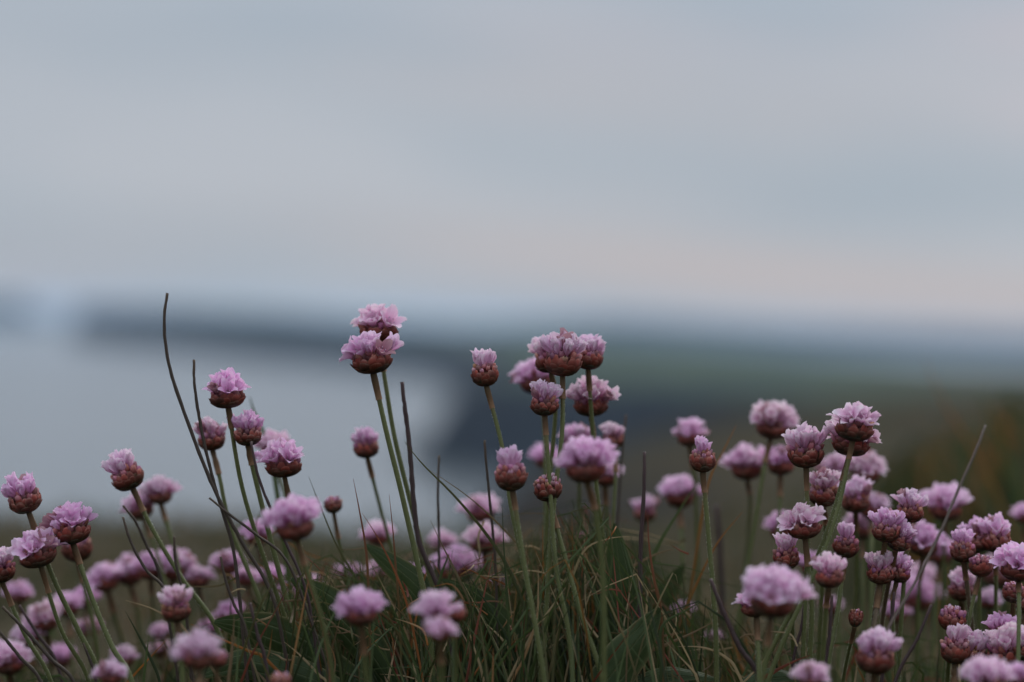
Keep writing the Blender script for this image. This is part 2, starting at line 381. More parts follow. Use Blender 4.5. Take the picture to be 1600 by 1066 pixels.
def floret_mesh(kind, seed):
    rd = random.Random(seed); m = MB()
    par = {'closed': (2, 10, .62), 'half': (7, 28, .50), 'wide': (16, 46, .34)}[kind]
    for k in range(5):
        a0 = math.radians(par[0]+rd.uniform(-4, 6)); a1 = math.radians(par[1]+rd.uniform(-14, 16))
        pts, uvs, nu, nv = petal_pts(rd.uniform(.84, 1.14), rd.uniform(.19, .28), a0, a1, par[2], rd.uniform(.0, .07), rd.uniform(-1, 1), rd)
        R = Matrix.Rotation(2*math.pi*k/5+rd.uniform(-.16, .16), 3, 'Z')
        sh = .055
        m.grid([R @ (p+Vector((sh, 0, 0))) for p in pts], nu, nv, uvs, 0)
    # funnel calyx below the petals
    rows = []; uvs = []
    for j in range(5):
        v = j/4; rr = .05+.15*v**.8
        for i in range(10):
            an = i/10*2*math.pi; q = rr*(1+.16*(i % 2)*v)
            rows.append(Vector((q*math.cos(an), q*math.sin(an), -.42+.66*v+(.06*(i % 2)*v)))); uvs.append((i/10, .25+.75*v))
    m.grid(rows, 10, 5, uvs, 1, True)
    if kind != 'closed':
        for k in range(5):
            an = 2*math.pi*(k+.5)/5; d = Vector((math.cos(an)*.16, math.sin(an)*.16, .52+rd.uniform(-.06, .08)))
            m.tube([Vector((0, 0, .05)), d*.5, d], [.012, .010, .010], 4, 2)
            m.tube([d-Vector((0, 0, .02)), d+Vector((.0, 0, .03))], [.030, .026], 5, 2)
    return m.mesh('floret', [petal_m, calyx_m, stamen_m], colors=True)
FL = {k: [floret_mesh(k, 11*i+j*100+1) for i in range(5)] for j, k in enumerate(('closed', 'half', 'wide'))}

def cup_mesh(R, H, seed, tight=False):
    """overlapping papery bracts round a solid core; rim at z=0, stem end at z=-H"""
    rd = random.Random(seed); m = MB()
    def prof(t, k=1.):
        a = t*math.pi/2
        return R*k*(math.sin(a)**.85)*(1-.10*max(0, t-.85)/.3), -H*(math.cos(min(a, math.pi*.62))**.95 if a < math.pi/2 else -(t-1)*1.1)
    rows = []; uvs = []
    for j in range(8):
        t_ = .02+.9*j/7; rr, zz = prof(t_, .93)
        for i in range(14): rows.append(Vector((rr*math.cos(i/14*2*math.pi), rr*math.sin(i/14*2*math.pi), zz+.02*H))); uvs.append((.5, .35))
    for i in range(14): rows.append(Vector((0, 0, -.12*H))); uvs.append((.5, .3))
    m.grid(rows, 14, 9, uvs, 0, True)
    rings = ((6, .0, .40, .8), (8, .12, .60, .58), (9, .28, .80, .48), (11, .42, .97, .38), (12, .55, 1.12, .32))
    for q, (n, t0, t1, dphi) in enumerate(rings):
        off0 = rd.uniform(0, 6)
        for k in range(n):
            ph = off0+2*math.pi*k/n+rd.uniform(-.13, .13); tt1 = t1+rd.uniform(-.13, .10); pts = []; uvs = []
            lift = rd.uniform(.0, .10) if not tight else .02; dw = dphi*rd.uniform(.85, 1.15)
            for j in range(6):
                v = j/5
                for i in range(5):
                    uu = i/4*2-1; sh = math.sqrt(max(0, 1-(v*.93)**3.2))
                    t_ = t0+(tt1-t0)*(v-.08*uu*uu*v)
                    rr, zz = prof(max(.01, t_)); rr *= 1.0+(.085-q*.017)+lift*v*v*(1 if q < 4 else -.6)-.05*uu*uu
                    a = ph+uu*dw*sh*(.55+.45*v) * (1 if t_ > .2 else .8)
                    rr += rd.uniform(-.012, .012)*R
                    pts.append(Vector((rr*math.cos(a), rr*math.sin(a), zz))); uvs.append((i/4, v))
            kk = rd.uniform(.7, 1.25); rg = rd.uniform(-.15, .2)
            o_ = len(m.v); m.grid(pts, 5, 6, uvs, 0)
            for q_, p_ in enumerate(pts):                            # greener and duller towards the stem, ruddy near the mouth
                h_ = sm(-.85*H, -.05*H, p_.z); m.col[o_+q_] = (kk*(.34+.80*h_+rg), kk*(.62+.24*h_-rg*.3), kk*(.52+.42*h_-rg*.5), 1)
    return m.mesh('bract_cup', [bract_m], colors=True)
def crown_mesh(R, seed, n=16, pink=0.):
    """unopened florets and papery calyces packed in the mouth of the cup"""
    rd = random.Random(seed); m = MB()
    for k in range(n):
        fr = (k+.5)/n; th = math.acos(1-fr*.85)*.95; ph = k*2.39996+rd.uniform(-.2, .2)
        d = Vector((math.sin(th)*math.cos(ph), math.sin(th)*math.sin(ph), math.cos(th)))
        b0 = Vector((d.x*R*.60, d.y*R*.60, (-.30+.42*d.z)*R)); a = (d+Vector((0, 0, .55))).normalized()
        L = R*rd.uniform(.5, .72); wdt = R*rd.uniform(.15, .21)
        s1 = a.orthogonal().normalized(); s2 = a.cross(s1); rows = []; uvs = []
        for j in range(7):
            v = j/6; rr = wdt*(math.sin(math.pi*(v*.88+.06))**.7)
            for i in range(8):
                an = i/8*2*math.pi; q = rr*(1+.13*(i % 2))*(1+rd.uniform(-.05, .05))
                rows.append(b0+a*(L*v)+(s1*math.cos(an)+s2*math.sin(an))*q); uvs.append((i/8, v))
        kk = rd.uniform(.6, 1.35); m.grid(rows, 8, 7, uvs, 0, True, col=(kk, kk*rd.uniform(.75, 1.1), kk*rd.uniform(.6, 1.4), 1))
    return m.mesh('calyx_crown', [calyx_m], colors=True)
CUPS = {}
def flower(x, y, wpx, typ, tilt, d, stem, label, lean=None, seed=[0], brown=False):
    if typ == 'D' and d < .82: d -= .022
    seed[0] += 1; sd_ = seed[0]; rd = random.Random(sd_*13+5)
    s = d/FPX; R = wpx/2*s*(.80 if typ == 'D' else .93); H = R*{'S': 1.18, 'M': .98, 'O': .80, 'D': .88, 'B': 1.15, 'T': 1.9}[typ]
    J = P(x, y, d)
    lean = rd.uniform(-.05, .35) if lean is None else lean
    ta = math.radians(tilt); ax = (r_*math.sin(ta)+u_*math.cos(ta)-f_*lean*.6).normalized()
    Hp = H/s; keep = [q for q in stem if q[1] > y+Hp+38] or [(stem[-1][0], y+Hp+60)]; stem = keep
    dirp = (J-P(keep[0][0], keep[0][1], d)).normalized(); ax = (ax*.45+dirp*.55).normalized()
    foot = J-ax*H
    # stem
    pts = [foot]; n = len(stem)
    d2 = d+rd.uniform(-.012, .02)
    for k, (sx, sy) in enumerate(stem): pts.append(P(sx, sy, d+(d2-d)*(k+1)/n))
    if not stem: pts.append(foot-ax*.02+Vector((rd.uniform(-.004, .004), 0, -.03)))
    dv = (pts[-1]-pts[-2]).normalized(); dv = (dv+Vector((0, 0, -.9))).normalized()
    for _ in range(60):
        q = pts[-1]
        if q.z < gz(q.x, q.y)-.002: break
        dv = (dv+Vector((0, 0, -.15))).normalized(); pts.append(q+dv*.03)
    base = pts[-1].copy()
    root = bpy.data.objects.new('thrift_flower' if typ not in 'BT' else 'thrift_bud', None); C.objects.link(root)
    root.location = base; root.empty_display_size = .01
    tag(root, label, 'flower' if typ not in 'BT' else 'flower bud', 'pink thrift flowers growing in the clifftop clump')
    sharp = abs(d-.85) < .035
    loc = [p-base for p in pts]
    sp = spline(loc, 30 if sharp else 18); ns = len(sp)
    r0 = rd.uniform(.00076, .00094)*(1 if wpx > 40 else .8)
    m = MB(); m.tube([sp[0]+(sp[0]-sp[1])*.1]+sp, [r0*1.25]+[r0*(1.12 if i < 2 else .95+.25*i/ns) for i in range(ns)], 8 if sharp else 6)
    if sharp:                                                        # short fuzz along the stem
        for k in range(900):
            q = rd.random()*(ns-2); i = int(q); fr = q-i; p = sp[i]*(1-fr)+sp[i+1]*fr
            tdir = (sp[i+1]-sp[i]).normalized(); a = tdir.orthogonal().normalized(); a.rotate(Matrix.Rotation(rd.uniform(0, 6.283), 3, tdir))
            e0 = p+a*r0; e1 = e0+(a*.9+tdir*rd.uniform(-.6, .6))*rd.uniform(.00025, .0006); sdv = tdir*.00005
            o_ = len(m.v); m.v += [e0-sdv, e0+sdv, e1]; m.uv += [(0, .5)]*3; m.col += [(1, 1, 1, 1)]*3; m.f.append((o_, o_+1, o_+2)); m.mi.append(1)
    st = link('stem', m.mesh('stem', [stem_b if brown else stem_m, hair_m]), root)
    # membranous sheath just under the head
    hl = rd.uniform(.007, .011); m = MB(); path = []; acc = 0
    fine = spline(loc, 140)
    for i in range(len(fine)-1):
        path.append(fine[i]); acc += (fine[i+1]-fine[i]).length
        if acc > hl: break
    if len(path) >= 3:
        kk = len(path); m.tube(path, [r0*(1.28+.10*math.sin(j*.35+sd_)+.12*(j/kk))+(.0003*max(0, j/kk-.85)*5) for j in range(kk)], 8, cap=False)
        sh = link('sheath', m.mesh('sheath', [sheath_m]), st)
    # head
    rot_ = ax.to_track_quat('Z', 'Y').to_matrix().to_4x4(); spin = Matrix.Rotation(rd.uniform(0, 6.283), 4, 'Z')
    M = Matrix.Translation(J-base) @ rot_ @ spin
    cup = link('bract_cup', cup_mesh(R, H, sd_, typ == 'T'), root); cup.matrix_local = M
    ncr = {'S': 20, 'M': 18, 'O': 14, 'D': 12, 'B': 26, 'T': 9}[typ]
    cr_ = link('calyx_crown', crown_mesh(R*(1.0 if typ != 'T' else .85), sd_+50, ncr), root); cr_.matrix_local = M
    sets = {'S': [(7, 5, 24, 'closed', 1.45)], 'M': [(4, 4, 20, 'closed', 1.45), (9, 20, 42, 'closed', 1.3)],
            'O': [(5, 6, 24, 'half', 1.22), (9, 32, 56, 'wide', 1.15)], 'D': [(5, 4, 18, 'half', 1.45), (8, 24, 44, 'half', 1.38), (9, 46, 68, 'half', 1.15)],
            'B': [(4, 6, 40, 'closed', .62)], 'T': [(2, 3, 12, 'closed', .5)]}[typ]
    hv = rd.uniform(-1, 1); hk = rd.uniform(.96, 1.08); hc = (hk, hk*(1-.13*max(0, hv)), hk*(1-.05*max(0, -hv)))
    for (cnt, t0, t1, kind, sc) in sets:
        o0 = rd.uniform(0, 6.28)
        for k in range(cnt):
            ph = o0+2*math.pi*k/cnt+rd.uniform(-.28, .28); th = math.radians(rd.uniform(t0, t1))
            dr = Vector((math.sin(th)*math.cos(ph), math.sin(th)*math.sin(ph), math.cos(th)))
            kd = kind if rd.random() < .66 else rd.choice(['closed', 'half', 'wide'] if typ in 'OD' else ['closed', 'half'])
            fo = link('floret', rd.choice(FL[kd]), root)
            fo.color = (*(hc if typ == 'S' or rd.random() < .94 else (.55, .40, .38)), 1)
            rr = .30+.46*min(1, th/1.2); pos = Vector((math.cos(ph)*rr*R*math.sin(min(1.57, th*1.35)), math.sin(ph)*rr*R*math.sin(min(1.57, th*1.35)), R*(.02 if typ != 'B' else .12)))
            q = dr.to_track_quat('Z', 'Y').to_matrix().to_4x4(); sca = R*sc*rd.uniform(.84, 1.12)*1.0
            fo.matrix_local = M @ Matrix.Translation(pos) @ q @ Matrix.Rotation(rd.uniform(0, 6.28), 4, 'Z') @ Matrix.Diagonal((sca, sca, sca, 1))
    return root

# ------------------------------------------------------------------ the flowers: x, y of the cup's mouth, cup width, form, lean, distance, stem through, label
F = flower
# left part
F(355, 616, 60, 'O', 0, .858, [(364, 665), (378, 760), (415, 880), (455, 1000)], 'open pink flower on a tall stem right of the two tall bare dark stalks')
F(330, 684, 45, 'M', 0, .885, [(343, 745), (362, 830), (410, 950)], 'half open flower touching the long bent dark stalk, lower left of the open flower')
F(387, 676, 46, 'M', 5, .858, [(396, 735), (422, 840), (446, 930), (475, 1040)], 'narrow spiky topped flower directly below the open flower with dark stalk crossing its stem')
F(443, 724, 60, 'O', 2, .866, [(456, 775), (465, 840), (500, 980)], 'broad open flower with a shallow brown cup, above the large blurred pink one')
F(424, 700, 44, 'D', 0, .93, [(452, 800), (480, 950)], 'soft pink flower hiding behind the broad open flower of the left group')
F(572, 697, 42, 'M', 2, .905, [(584, 745), (600, 815), (640, 960)], 'slightly blurred small flower standing alone against the water')
F(580, 559, 68, 'O', -3, .850, [(594, 610), (605, 680), (632, 790), (668, 960)], 'front head of the tallest pair, petals spread with one pointing left', lean=.12)
F(592, 513, 64, 'O', 4, .875, [(604, 610), (618, 690), (645, 800), (685, 960)], 'back head of the tallest pair, rising above its twin', lean=.0)
F(520, 786, 30, 'B', 0, .905, [(522, 840), (545, 930)], 'small salmon coloured bud behind the large blurred flower')
F(460, 820, 74, 'D', 0, .80, [(482, 880), (500, 960), (520, 1060)], 'large blurred pink flower in front of the left group', lean=.25)
F(403, 838, 44, 'D', 0, .95, [(420, 920)], 'blurred pink flower behind the stems left of the large blurred one')
F(385, 905, 34, 'D', 5, .97, [(400, 960)], 'small blurred flower low among the crossing dark stalks')
F(590, 838, 40, 'D', 0, .97, [(600, 900)], 'blurred flower at the grass top below the lone small flower')
F(198, 742, 54, 'M', -22, .870, [(214, 775), (240, 830), (285, 905), (340, 985)], 'flower leaning left on a long green stem, in front of a blurred pair', lean=.05)
F(250, 772, 46, 'D', 4, .94, [(265, 815), (278, 880)], 'right head of the blurred brownish pair behind the left leaning flower')
F(220, 795, 46, 'D', -14, .945, [(240, 850), (262, 930)], 'left head of the blurred brownish pair behind the left leaning flower')
F(38, 778, 54, 'M', -14, .853, [(50, 815), (84, 905), (120, 980), (160, 1066)], 'highest flower at the left edge, its cup showing brown bracts', lean=.1)
F(110, 826, 66, 'O', 0, .850, [(122, 870), (142, 930), (175, 1010), (205, 1062)], 'ragged ageing flower with papery florets on a thick stem near the left edge', lean=.2)
F(58, 864, 62, 'O', -12, .842, [(74, 912), (96, 985), (138, 1062)], 'full pale flower left of the ragged ageing one', lean=.2)
F(120, 850, 52, 'B', 6, .91, [(128, 900), (150, 1000)], 'dull brown bud hidden behind the ragged ageing flower')
F(0, 888, 50, 'M', 8, .855, [(12, 935), (38, 990), (80, 1066)], 'flower cut off by the left edge of the picture')
F(165, 908, 48, 'D', -10, .97, [(180, 960), (200, 1040)], 'left end flower of the blurred row at mid height')
F(203, 898, 48, 'D', -3, .98, [(215, 960)], 'second flower of the blurred row at mid height')
F(235, 890, 48, 'D', 2, .965, [(240, 960)], 'third flower of the blurred row, behind two dark stalks')
F(270, 888, 52, 'D', 6, .96, [(270, 960)], 'right end flower of the blurred row, behind the left leaning flower stem')
F(310, 905, 36, 'O', 10, .96, [(318, 960)], 'small blurred flower just right of the blurred row')
F(355, 884, 42, 'D', -6, .96, [(360, 940)], 'blurred round flower between the long bent stalk and the blurred row')
F(70, 970, 50, 'D', -8, .95, [(78, 1030)], 'blurred flower in the low left row, left of the pale stems')
F(106, 950, 40, 'D', 0, .97, [(112, 1010)], 'middle flower of the low left row between green stems')
F(132, 938, 36, 'D', 4, .98, [(140, 1000)], 'right end flower of the low left row behind a thick stem')
F(44, 996, 44, 'D', -6, .95, [(52, 1050)], 'blurred flower of the low left row behind crossing dark stalks')
F(14, 1035, 56, 'D', 0, .93, [(20, 1066)], 'blurred flower in the bottom left corner')
F(275, 950, 48, 'M', -5, .805, [(284, 1000)], 'blurred flower with an orange brown cup below the blurred row', lean=.1)
F(252, 990, 28, 'D', 0, .97, [(262, 1040)], 'tiny blurred flower under the orange cupped one, upper of two')
F(250, 1018, 30, 'D', 0, .99, [(262, 1060)], 'tiny blurred flower under the orange cupped one, lower of two')
F(195, 1030, 34, 'D', 6, .95, [(200, 1064)], 'small blurred flower behind stems near the bottom left')
F(174, 1056, 42, 'D', -4, .80, [(180, 1100)], 'blurred flower cut by the bottom edge at the left')
F(310, 1024, 62, 'D', -5, .765, [(312, 1080)], 'large blurred pink flower in front near the bottom left', lean=.25)
F(340, 1026, 34, 'B', 8, .775, [(340, 1080)], 'blurred brown bud beside the large front flower at bottom left')
F(438, 1062, 34, 'B', 0, .775, [(440, 1100)], 'blurred pink bud at the bottom edge in front of the broad leaves')
F(360, 962, 38, 'O', -8, .96, [(370, 1000)], 'flat blurred flower above the broad leaf at left')
F(455, 932, 42, 'D', 0, .97, [(460, 980)], 'half hidden blurred flower in the grass behind the left leaves')
F(484, 918, 36, 'D', 0, .98, [(490, 980)], 'pink flower glimpsed behind stems above the left leaves')
F(422, 905, 36, 'D', 0, .99, [(430, 960)], 'pink flower glimpsed among dark stalks at lower left')
# centre
F(757, 579, 46, 'S', 0, .850, [(768, 625), (785, 700), (800, 800), (838, 980)], 'neat small flower with a tuft of upright petals, alone on a leaning stem', lean=.05)
F(798, 738, 54, 'S', -3, .826, [(806, 800), (822, 900), (850, 1060)], 'brown cupped flower with two large petals like ears', lean=.08)
F(851, 628, 48, 'M', 4, .850, [(856, 680), (860, 770), (868, 880), (890, 1000)], 'half open flower on the middle stem, directly under the joined heads', lean=.1)
F(880, 560, 62, 'M', 3, .855, [(885, 610), (878, 680), (866, 780), (855, 930)], 'front head of the joined group of three at the top', lean=.15)
F(858, 560, 50, 'M', -10, .872, [(868, 640), (858, 760), (850, 900)], 'left head of the joined group of three at the top', lean=0)
F(920, 556, 48, 'M', 10, .872, [(916, 600), (926, 670), (934, 780), (960, 960)], 'right head of the joined group of three at the top', lean=0)
F(836, 594, 58, 'D', -10, .93, [(850, 660), (852, 800)], 'blurred flower peeping out behind the joined heads at left')
F(923, 628, 66, 'D', 3, .885, [(928, 690), (934, 800), (950, 940)], 'wide soft flower behind the right stem of the joined group', lean=0)
F(915, 728, 76, 'D', 2, .806, [(930, 800), (942, 900), (944, 1062)], 'big blurred white rimmed flower in front of the centre', lean=.2)
F(855, 758, 48, 'B', 0, .850, [(868, 810), (885, 880), (908, 960), (940, 1060)], 'tight knobbly bud just below and left of the big centre flower', lean=.2)
F(957, 685, 36, 'M', -4, .915, [(962, 740), (955, 860)], 'small reddish flower to the right above the big centre flower')
F(901, 693, 44, 'M', -4, .925, [(905, 760)], 'blurred flower just above the big centre flower')
F(852, 718, 40, 'D', 0, .99, [(855, 800)], 'faint blurred flower behind the thin middle stems')
F(946, 745, 44, 'D', 8, .94, [(950, 860)], 'blurred flower half hidden behind the big centre flower')
F(750, 800, 50, 'D', 0, .98, [(755, 880)], 'blurred flower left of the stem of the eared flower, upper of two')
F(755, 848, 50, 'D', -2, .95, [(760, 920)], 'blurred flower left of the stem of the eared flower, lower of two')
F(715, 890, 64, 'D', 0, .96, [(720, 950)], 'large blurred flower low in the grass behind thin blades')
F(648, 905, 40, 'D', 0, .95, [(655, 950)], 'blurred flower in the grass left of the large low one')
F(592, 895, 34, 'D', 0, .97, [(600, 940)], 'blurred pink flower hidden by grass tips below the left centre')
F(563, 956, 62, 'D', 0, .785, [(568, 1010), (575, 1080)], 'round blurred flower in front of the broad leaves', lean=.4)
F(682, 958, 56, 'D', 0, .775, [(688, 1030)], 'upper head of the blurred front cluster at the lower centre', lean=.2)
F(688, 988, 40, 'D', 0, .765, [(690, 1060)], 'lower head of the blurred front cluster at the lower centre', lean=.5)
F(712, 955, 34, 'B', 6, .780, [(712, 1040)], 'brown bud at the right side of the blurred front cluster')
F(910, 838, 22, 'B', 0, .93, [(912, 900)], 'tiny pinkish bud among dry grass under the big centre flower')
F(1066, 958, 34, 'D', 0, .95, [(1070, 1010)], 'blurred flower low between the upright leaf and the right group')
F(1008, 800, 36, 'M', 0, .985, [(1008, 880)], 'small blurred flower beside a bare brown stalk')
# right of centre
F(1098, 714, 44, 'S', 4, .846, [(1104, 770), (1109, 860), (1118, 980)], 'small flower with two upright petals on a straight stem right of centre', lean=.1)
F(1077, 682, 46, 'D', 0, .95, [(1086, 760)], 'blurred flower behind the small two petalled one')
F(1062, 775, 54, 'D', 4, .97, [(1066, 860)], 'blurred flower with two pale lobes left of the straight stem')
F(1207, 665, 62, 'D', 2, .935, [(1194, 730), (1176, 840), (1155, 960)], 'blurred round flower standing highest above the right group at its left')
F(1167, 730, 58, 'D', -2, .955, [(1172, 800), (1160, 940)], 'blurred flower with a wide pink top, left of two side by side')
F(1220, 725, 50, 'D', 0, .945, [(1218, 800), (1214, 880)], 'blurred flower with a paler stem, right of two side by side')
F(1259, 704, 60, 'M', -2, .856, [(1264, 755), (1262, 840), (1258, 940)], 'sharp many petalled flower left of the two crossing green stems', lean=.1)
F(1335, 666, 64, 'O', 3, .843, [(1326, 720), (1308, 800), (1275, 890), (1205, 1050)], 'front head of the tall right pair, seen from below', lean=-.1)
F(1330, 690, 62, 'O', 0, .858, [(1318, 740), (1296, 820), (1255, 920), (1190, 1050)], 'rear head of the tall right pair, its petals sticking out both sides', lean=-.05)
F(1287, 768, 52, 'M', 3, .872, [(1290, 830), (1284, 930)], 'crumpled purple flower directly behind the two crossing green stems', lean=.2)
F(1307, 735, 44, 'D', 0, .95, [(1310, 800)], 'blurred flower between the tall right pair and the crumpled one')
F(1352, 738, 54, 'D', 4, .95, [(1352, 800)], 'blurred flower right below the tall right pair')
F(1337, 780, 48, 'M', 0, .905, [(1338, 850)], 'softly blurred flower right of the crossing stems')
F(1362, 795, 46, 'D', 8, .95, [(1362, 860)], 'blurred pink flower behind the softly blurred one right of the stems')
F(1256, 820, 58, 'O', -6, .842, [(1270, 875), (1268, 940), (1266, 1020)], 'crisp pale flower turned to the viewer left of the crossing stems', lean=.55)
F(1222, 828, 46, 'D', 0, .96, [(1222, 900)], 'blurred salmon flower behind the crisp pale one')
F(1322, 848, 44, 'S', 0, .86, [(1320, 895), (1308, 960), (1294, 1040)], 'dark cupped flower with one petal tuft, right of the crossing stems', lean=.15)
F(1228, 866, 44, 'S', 3, .853, [(1236, 930)], 'short flower with two petals just above the big blurred disc')
F(1347, 826, 46, 'D', 0, .96, [(1348, 900)], 'blurred pink flower behind the dark cupped one')
F(1384, 826, 46, 'M', -4, .852, [(1378, 870), (1366, 960)], 'left head of the close pair with reddish stems', brown=True)
F(1405, 842, 42, 'M', 24, .856, [(1390, 885), (1380, 960)], 'right head of the close pair, tilting right', brown=True)
F(1422, 796, 46, 'M', 4, .866, [(1418, 850), (1410, 940)], 'flower with an orange brown cup above the tilting one')
F(1477, 792, 62, 'D', 2, .95, [(1474, 880)], 'blurred pale flower crossed by a slanting grey stalk')
F(1376, 892, 46, 'M', -3, .858, [(1370, 950), (1358, 1040)], 'left head of the lower joined pair', brown=True)
F(1405, 892, 40, 'M', 18, .864, [(1394, 950), (1400, 1050)], 'right head of the lower joined pair, petals like fingers')
F(1443, 850, 54, 'D', -2, .925, [(1436, 920), (1432, 1010)], 'blurred flower right of the tilting pair on a thin pale stem')
F(1470, 866, 46, 'D', 8, .97, [(1462, 940)], 'blurred flower behind and right of the thin pale stem flower')
F(1296, 898, 46, 'M', 0, .815, [(1290, 960), (1284, 1050)], 'slightly blurred flower with a mottled cup right of the big blurred disc', lean=.1)
F(1207, 935, 88, 'D', 2, .785, [(1202, 1000), (1190, 1080)], 'biggest flower, a wide blurred pink disc in front', lean=.15)
F(1180, 946, 48, 'O', -12, .825, [(1190, 1000), (1186, 1060)], 'flower tucked under the left rim of the big blurred disc', lean=.2)
F(1338, 958, 25, 'T', 3, .850, [(1334, 1000), (1318, 1060)], 'tight red oval bud standing alone among green stems', lean=.05)
F(1368, 1024, 64, 'M', 3, .80, [(1362, 1080)], 'blurred flower with three lobes near the bottom right', lean=.2)
F(1268, 1062, 46, 'D', 0, .785, [(1268, 1100)], 'blurred flower top cut by the bottom edge right of centre')
F(1268, 885, 38, 'D', 0, .93, [(1268, 950)], 'blurred flower behind the stem of the crisp pale one')
F(1430, 935, 60, 'D', 3, .99, [(1430, 1020)], 'very blurred pink flower low between right hand stems')
F(1440, 905, 44, 'D', 0, 1.03, [(1440, 980)], 'very blurred salmon flower just above the low blurred one')
F(1300, 950, 30, 'D', 0, .99, [(1300, 1020)], 'faint pink flower glimpsed between stems above the oval bud')
# right edge
F(1504, 856, 42, 'S', -3, .868, [(1508, 905), (1514, 940), (1520, 1000)], 'brown cupped flower at the left of the right edge cluster', brown=True)
F(1526, 842, 46, 'M', -4, .885, [(1530, 920)], 'middle head of the blunt pink row near the right edge')
F(1556, 840, 52, 'M', 4, .882, [(1556, 920)], 'fullest head of the blunt pink row near the right edge')
F(1533, 880, 40, 'B', 0, .862, [(1530, 915), (1516, 960), (1506, 1050)], 'knobbly pink bud under the blunt pink row')
F(1592, 885, 62, 'O', 0, .843, [(1592, 960)], 'frayed flower on the right edge with a white curled petal', lean=.3)
F(1502, 920, 42, 'M', 0, .895, [(1504, 980)], 'short flower partly behind the stems left of the right edge')
F(1488, 962, 46, 'B', 0, .852, [(1490, 1010), (1480, 1066)], 'dusky knobbly bud with no petals above the bottom right flowers', lean=.3)
F(1493, 1010, 50, 'S', 0, .840, [(1490, 1060)], 'brown cupped flower of the bottom right cluster, left one', lean=.15)
F(1518, 1020, 52, 'M', 4, .848, [(1520, 1080)], 'purple flower with crumpled petals in the bottom right cluster', lean=.45)
F(1563, 986, 44, 'M', 0, .855, [(1562, 1050)], 'flower with two bright petals above the bottom right cluster')
F(1570, 1018, 62, 'M', 2, .842, [(1572, 1080)], 'full pink flower of the bottom right cluster, right one', lean=.25)
F(1600, 1010, 40, 'S', 0, .838, [(1600, 1060)], 'flower cut by the right edge beside the bottom right cluster')
F(1540, 1062, 62, 'D', 0, .785, [(1540, 1100)], 'blurred flower on the bottom edge at the right', lean=.2)
F(1594, 1062, 42, 'D', 0, .79, [(1594, 1100)], 'blurred flower in the bottom right corner')
F(1560, 898, 56, 'D', 0, .98, [(1558, 980)], 'blurred flower behind the knobbly pink bud')
F(1584, 922, 38, 'B', 4, .862, [(1580, 960)], 'brown bud below the frayed flower at the right edge')
F(1600, 806, 34, 'D', 0, .97, [(1600, 880)], 'blurred flower cut off at the right edge, highest there')
F(1600, 940, 32, 'B', 0, .87, [(1598, 990)], 'brown bud cut by the right edge')

F(30, 930, 36, 'D', 0, .98, [(36, 990)], 'blurred flower behind the stem of the flower cut by the left edge')
F(95, 1030, 40, 'D', 0, 1.0, [(100, 1066)], 'very blurred flower between stems just right of the bottom left corner')
F(285, 895, 40, 'D', 8, .99, [(290, 950)], 'very blurred flower behind the right end of the blurred row')
F(330, 985, 30, 'D', 0, .98, [(335, 1040)], 'small blurred flower left of the broad leaf tip')
F(140, 985, 34, 'D', 0, .99, [(146, 1040)], 'blurred flower below the low left row between two green stems')
F(545, 900, 34, 'D', 0, .98, [(550, 950)], 'small blurred flower in the grass above the round blurred front one')
F(690, 850, 36, 'D', 0, 1.0, [(694, 900)], 'small very blurred flower behind the thick purple stalk foot')
F(780, 920, 34, 'D', 0, .98, [(784, 980)], 'blurred flower in the grass below the eared flower')
F(1400, 960, 36, 'D', 0, .97, [(1402, 1020)], 'small blurred flower under the right head of the lower joined pair')
F(1545, 940, 34, 'D', 0, .95, [(1546, 1000)], 'small blurred flower between the right edge buds and the two petalled one')
F(1115, 1000, 26, 'D', 0, .96, [(1118, 1040)], 'tiny blurred flower right of the kinked green blade')

# ------------------------------------------------------------------ bare stalks
def to_ground(pts, bend=.9, step=.03):
    dv = (pts[-1]-pts[-2]).normalized(); dv = (dv+Vector((0, 0, -bend))).normalized()
    for _ in range(60):
        q = pts[-1]
        if q.z < gz(q.x, q.y)-.002: break
        dv = (dv+Vector((0, 0, -.15))).normalized(); pts.append(q+dv*step)
    return pts
def stalk(path, wpx, d, label, m_=dry_m, d2=None):
    d2 = d2 or d; n = len(path)
    pts = to_ground([P(x, y, d+(d2-d)*k/(n-1)) for k, (x, y) in enumerate(path)])
    base = pts[-1].copy(); sp = spline([p-base for p in pts], 60); r = wpx/2*d/FPX; mb = MB()
    rd = random.Random(int(path[0][0]*7+path[0][1]))
    rr = [r*(.72+.28*min(1, i/18))*(1+rd.uniform(-.10, .10)) for i in range(60)]; rr[0] = r*.8; 
    sp = [p+Vector((rd.uniform(-1, 1), 0, 0))*r*.12 for p in sp]
    mb.tube(sp, rr, 7)
    o = link('dry_stalk', mb.mesh('dry_stalk', [m_]), None, base)
    return tag(o, label, 'dry stalk', 'bare dry stalks between the flowers')
stalk([(262, 458), (257, 490), (258, 530), (268, 585), (290, 650), (318, 725), (345, 785), (380, 850), (425, 930)], 6, .850, 'longest bare dark stalk, bending up above everything at the left')
stalk([(303, 562), (304, 600), (311, 650), (322, 705), (340, 775), (365, 860)], 5.5, .852, 'straight bare dark stalk beside the longest bent one')
stalk([(628, 597), (633, 640), (641, 710), (647, 790), (656, 850), (690, 935)], 8, .868, 'thick purple brown stalk right of the tallest flower pair', purp_m)
stalk([(192, 808), (204, 845), (228, 890), (262, 930)], 5, .845, 'short black stalk in front of the blurred flower row, left of two')
stalk([(192, 790), (212, 815), (228, 850), (252, 905)], 5, .875, 'curved dark stalk beside the short black one, right of two')
stalk([(272, 838), (275, 880), (290, 950)], 5, .855, 'little upright black stalk end over the right end of the blurred row')
stalk([(1007, 706), (1006, 770), (1001, 860), (1000, 950)], 7, .862, 'bare brown stalk standing upright right of the centre clump', purp_m)
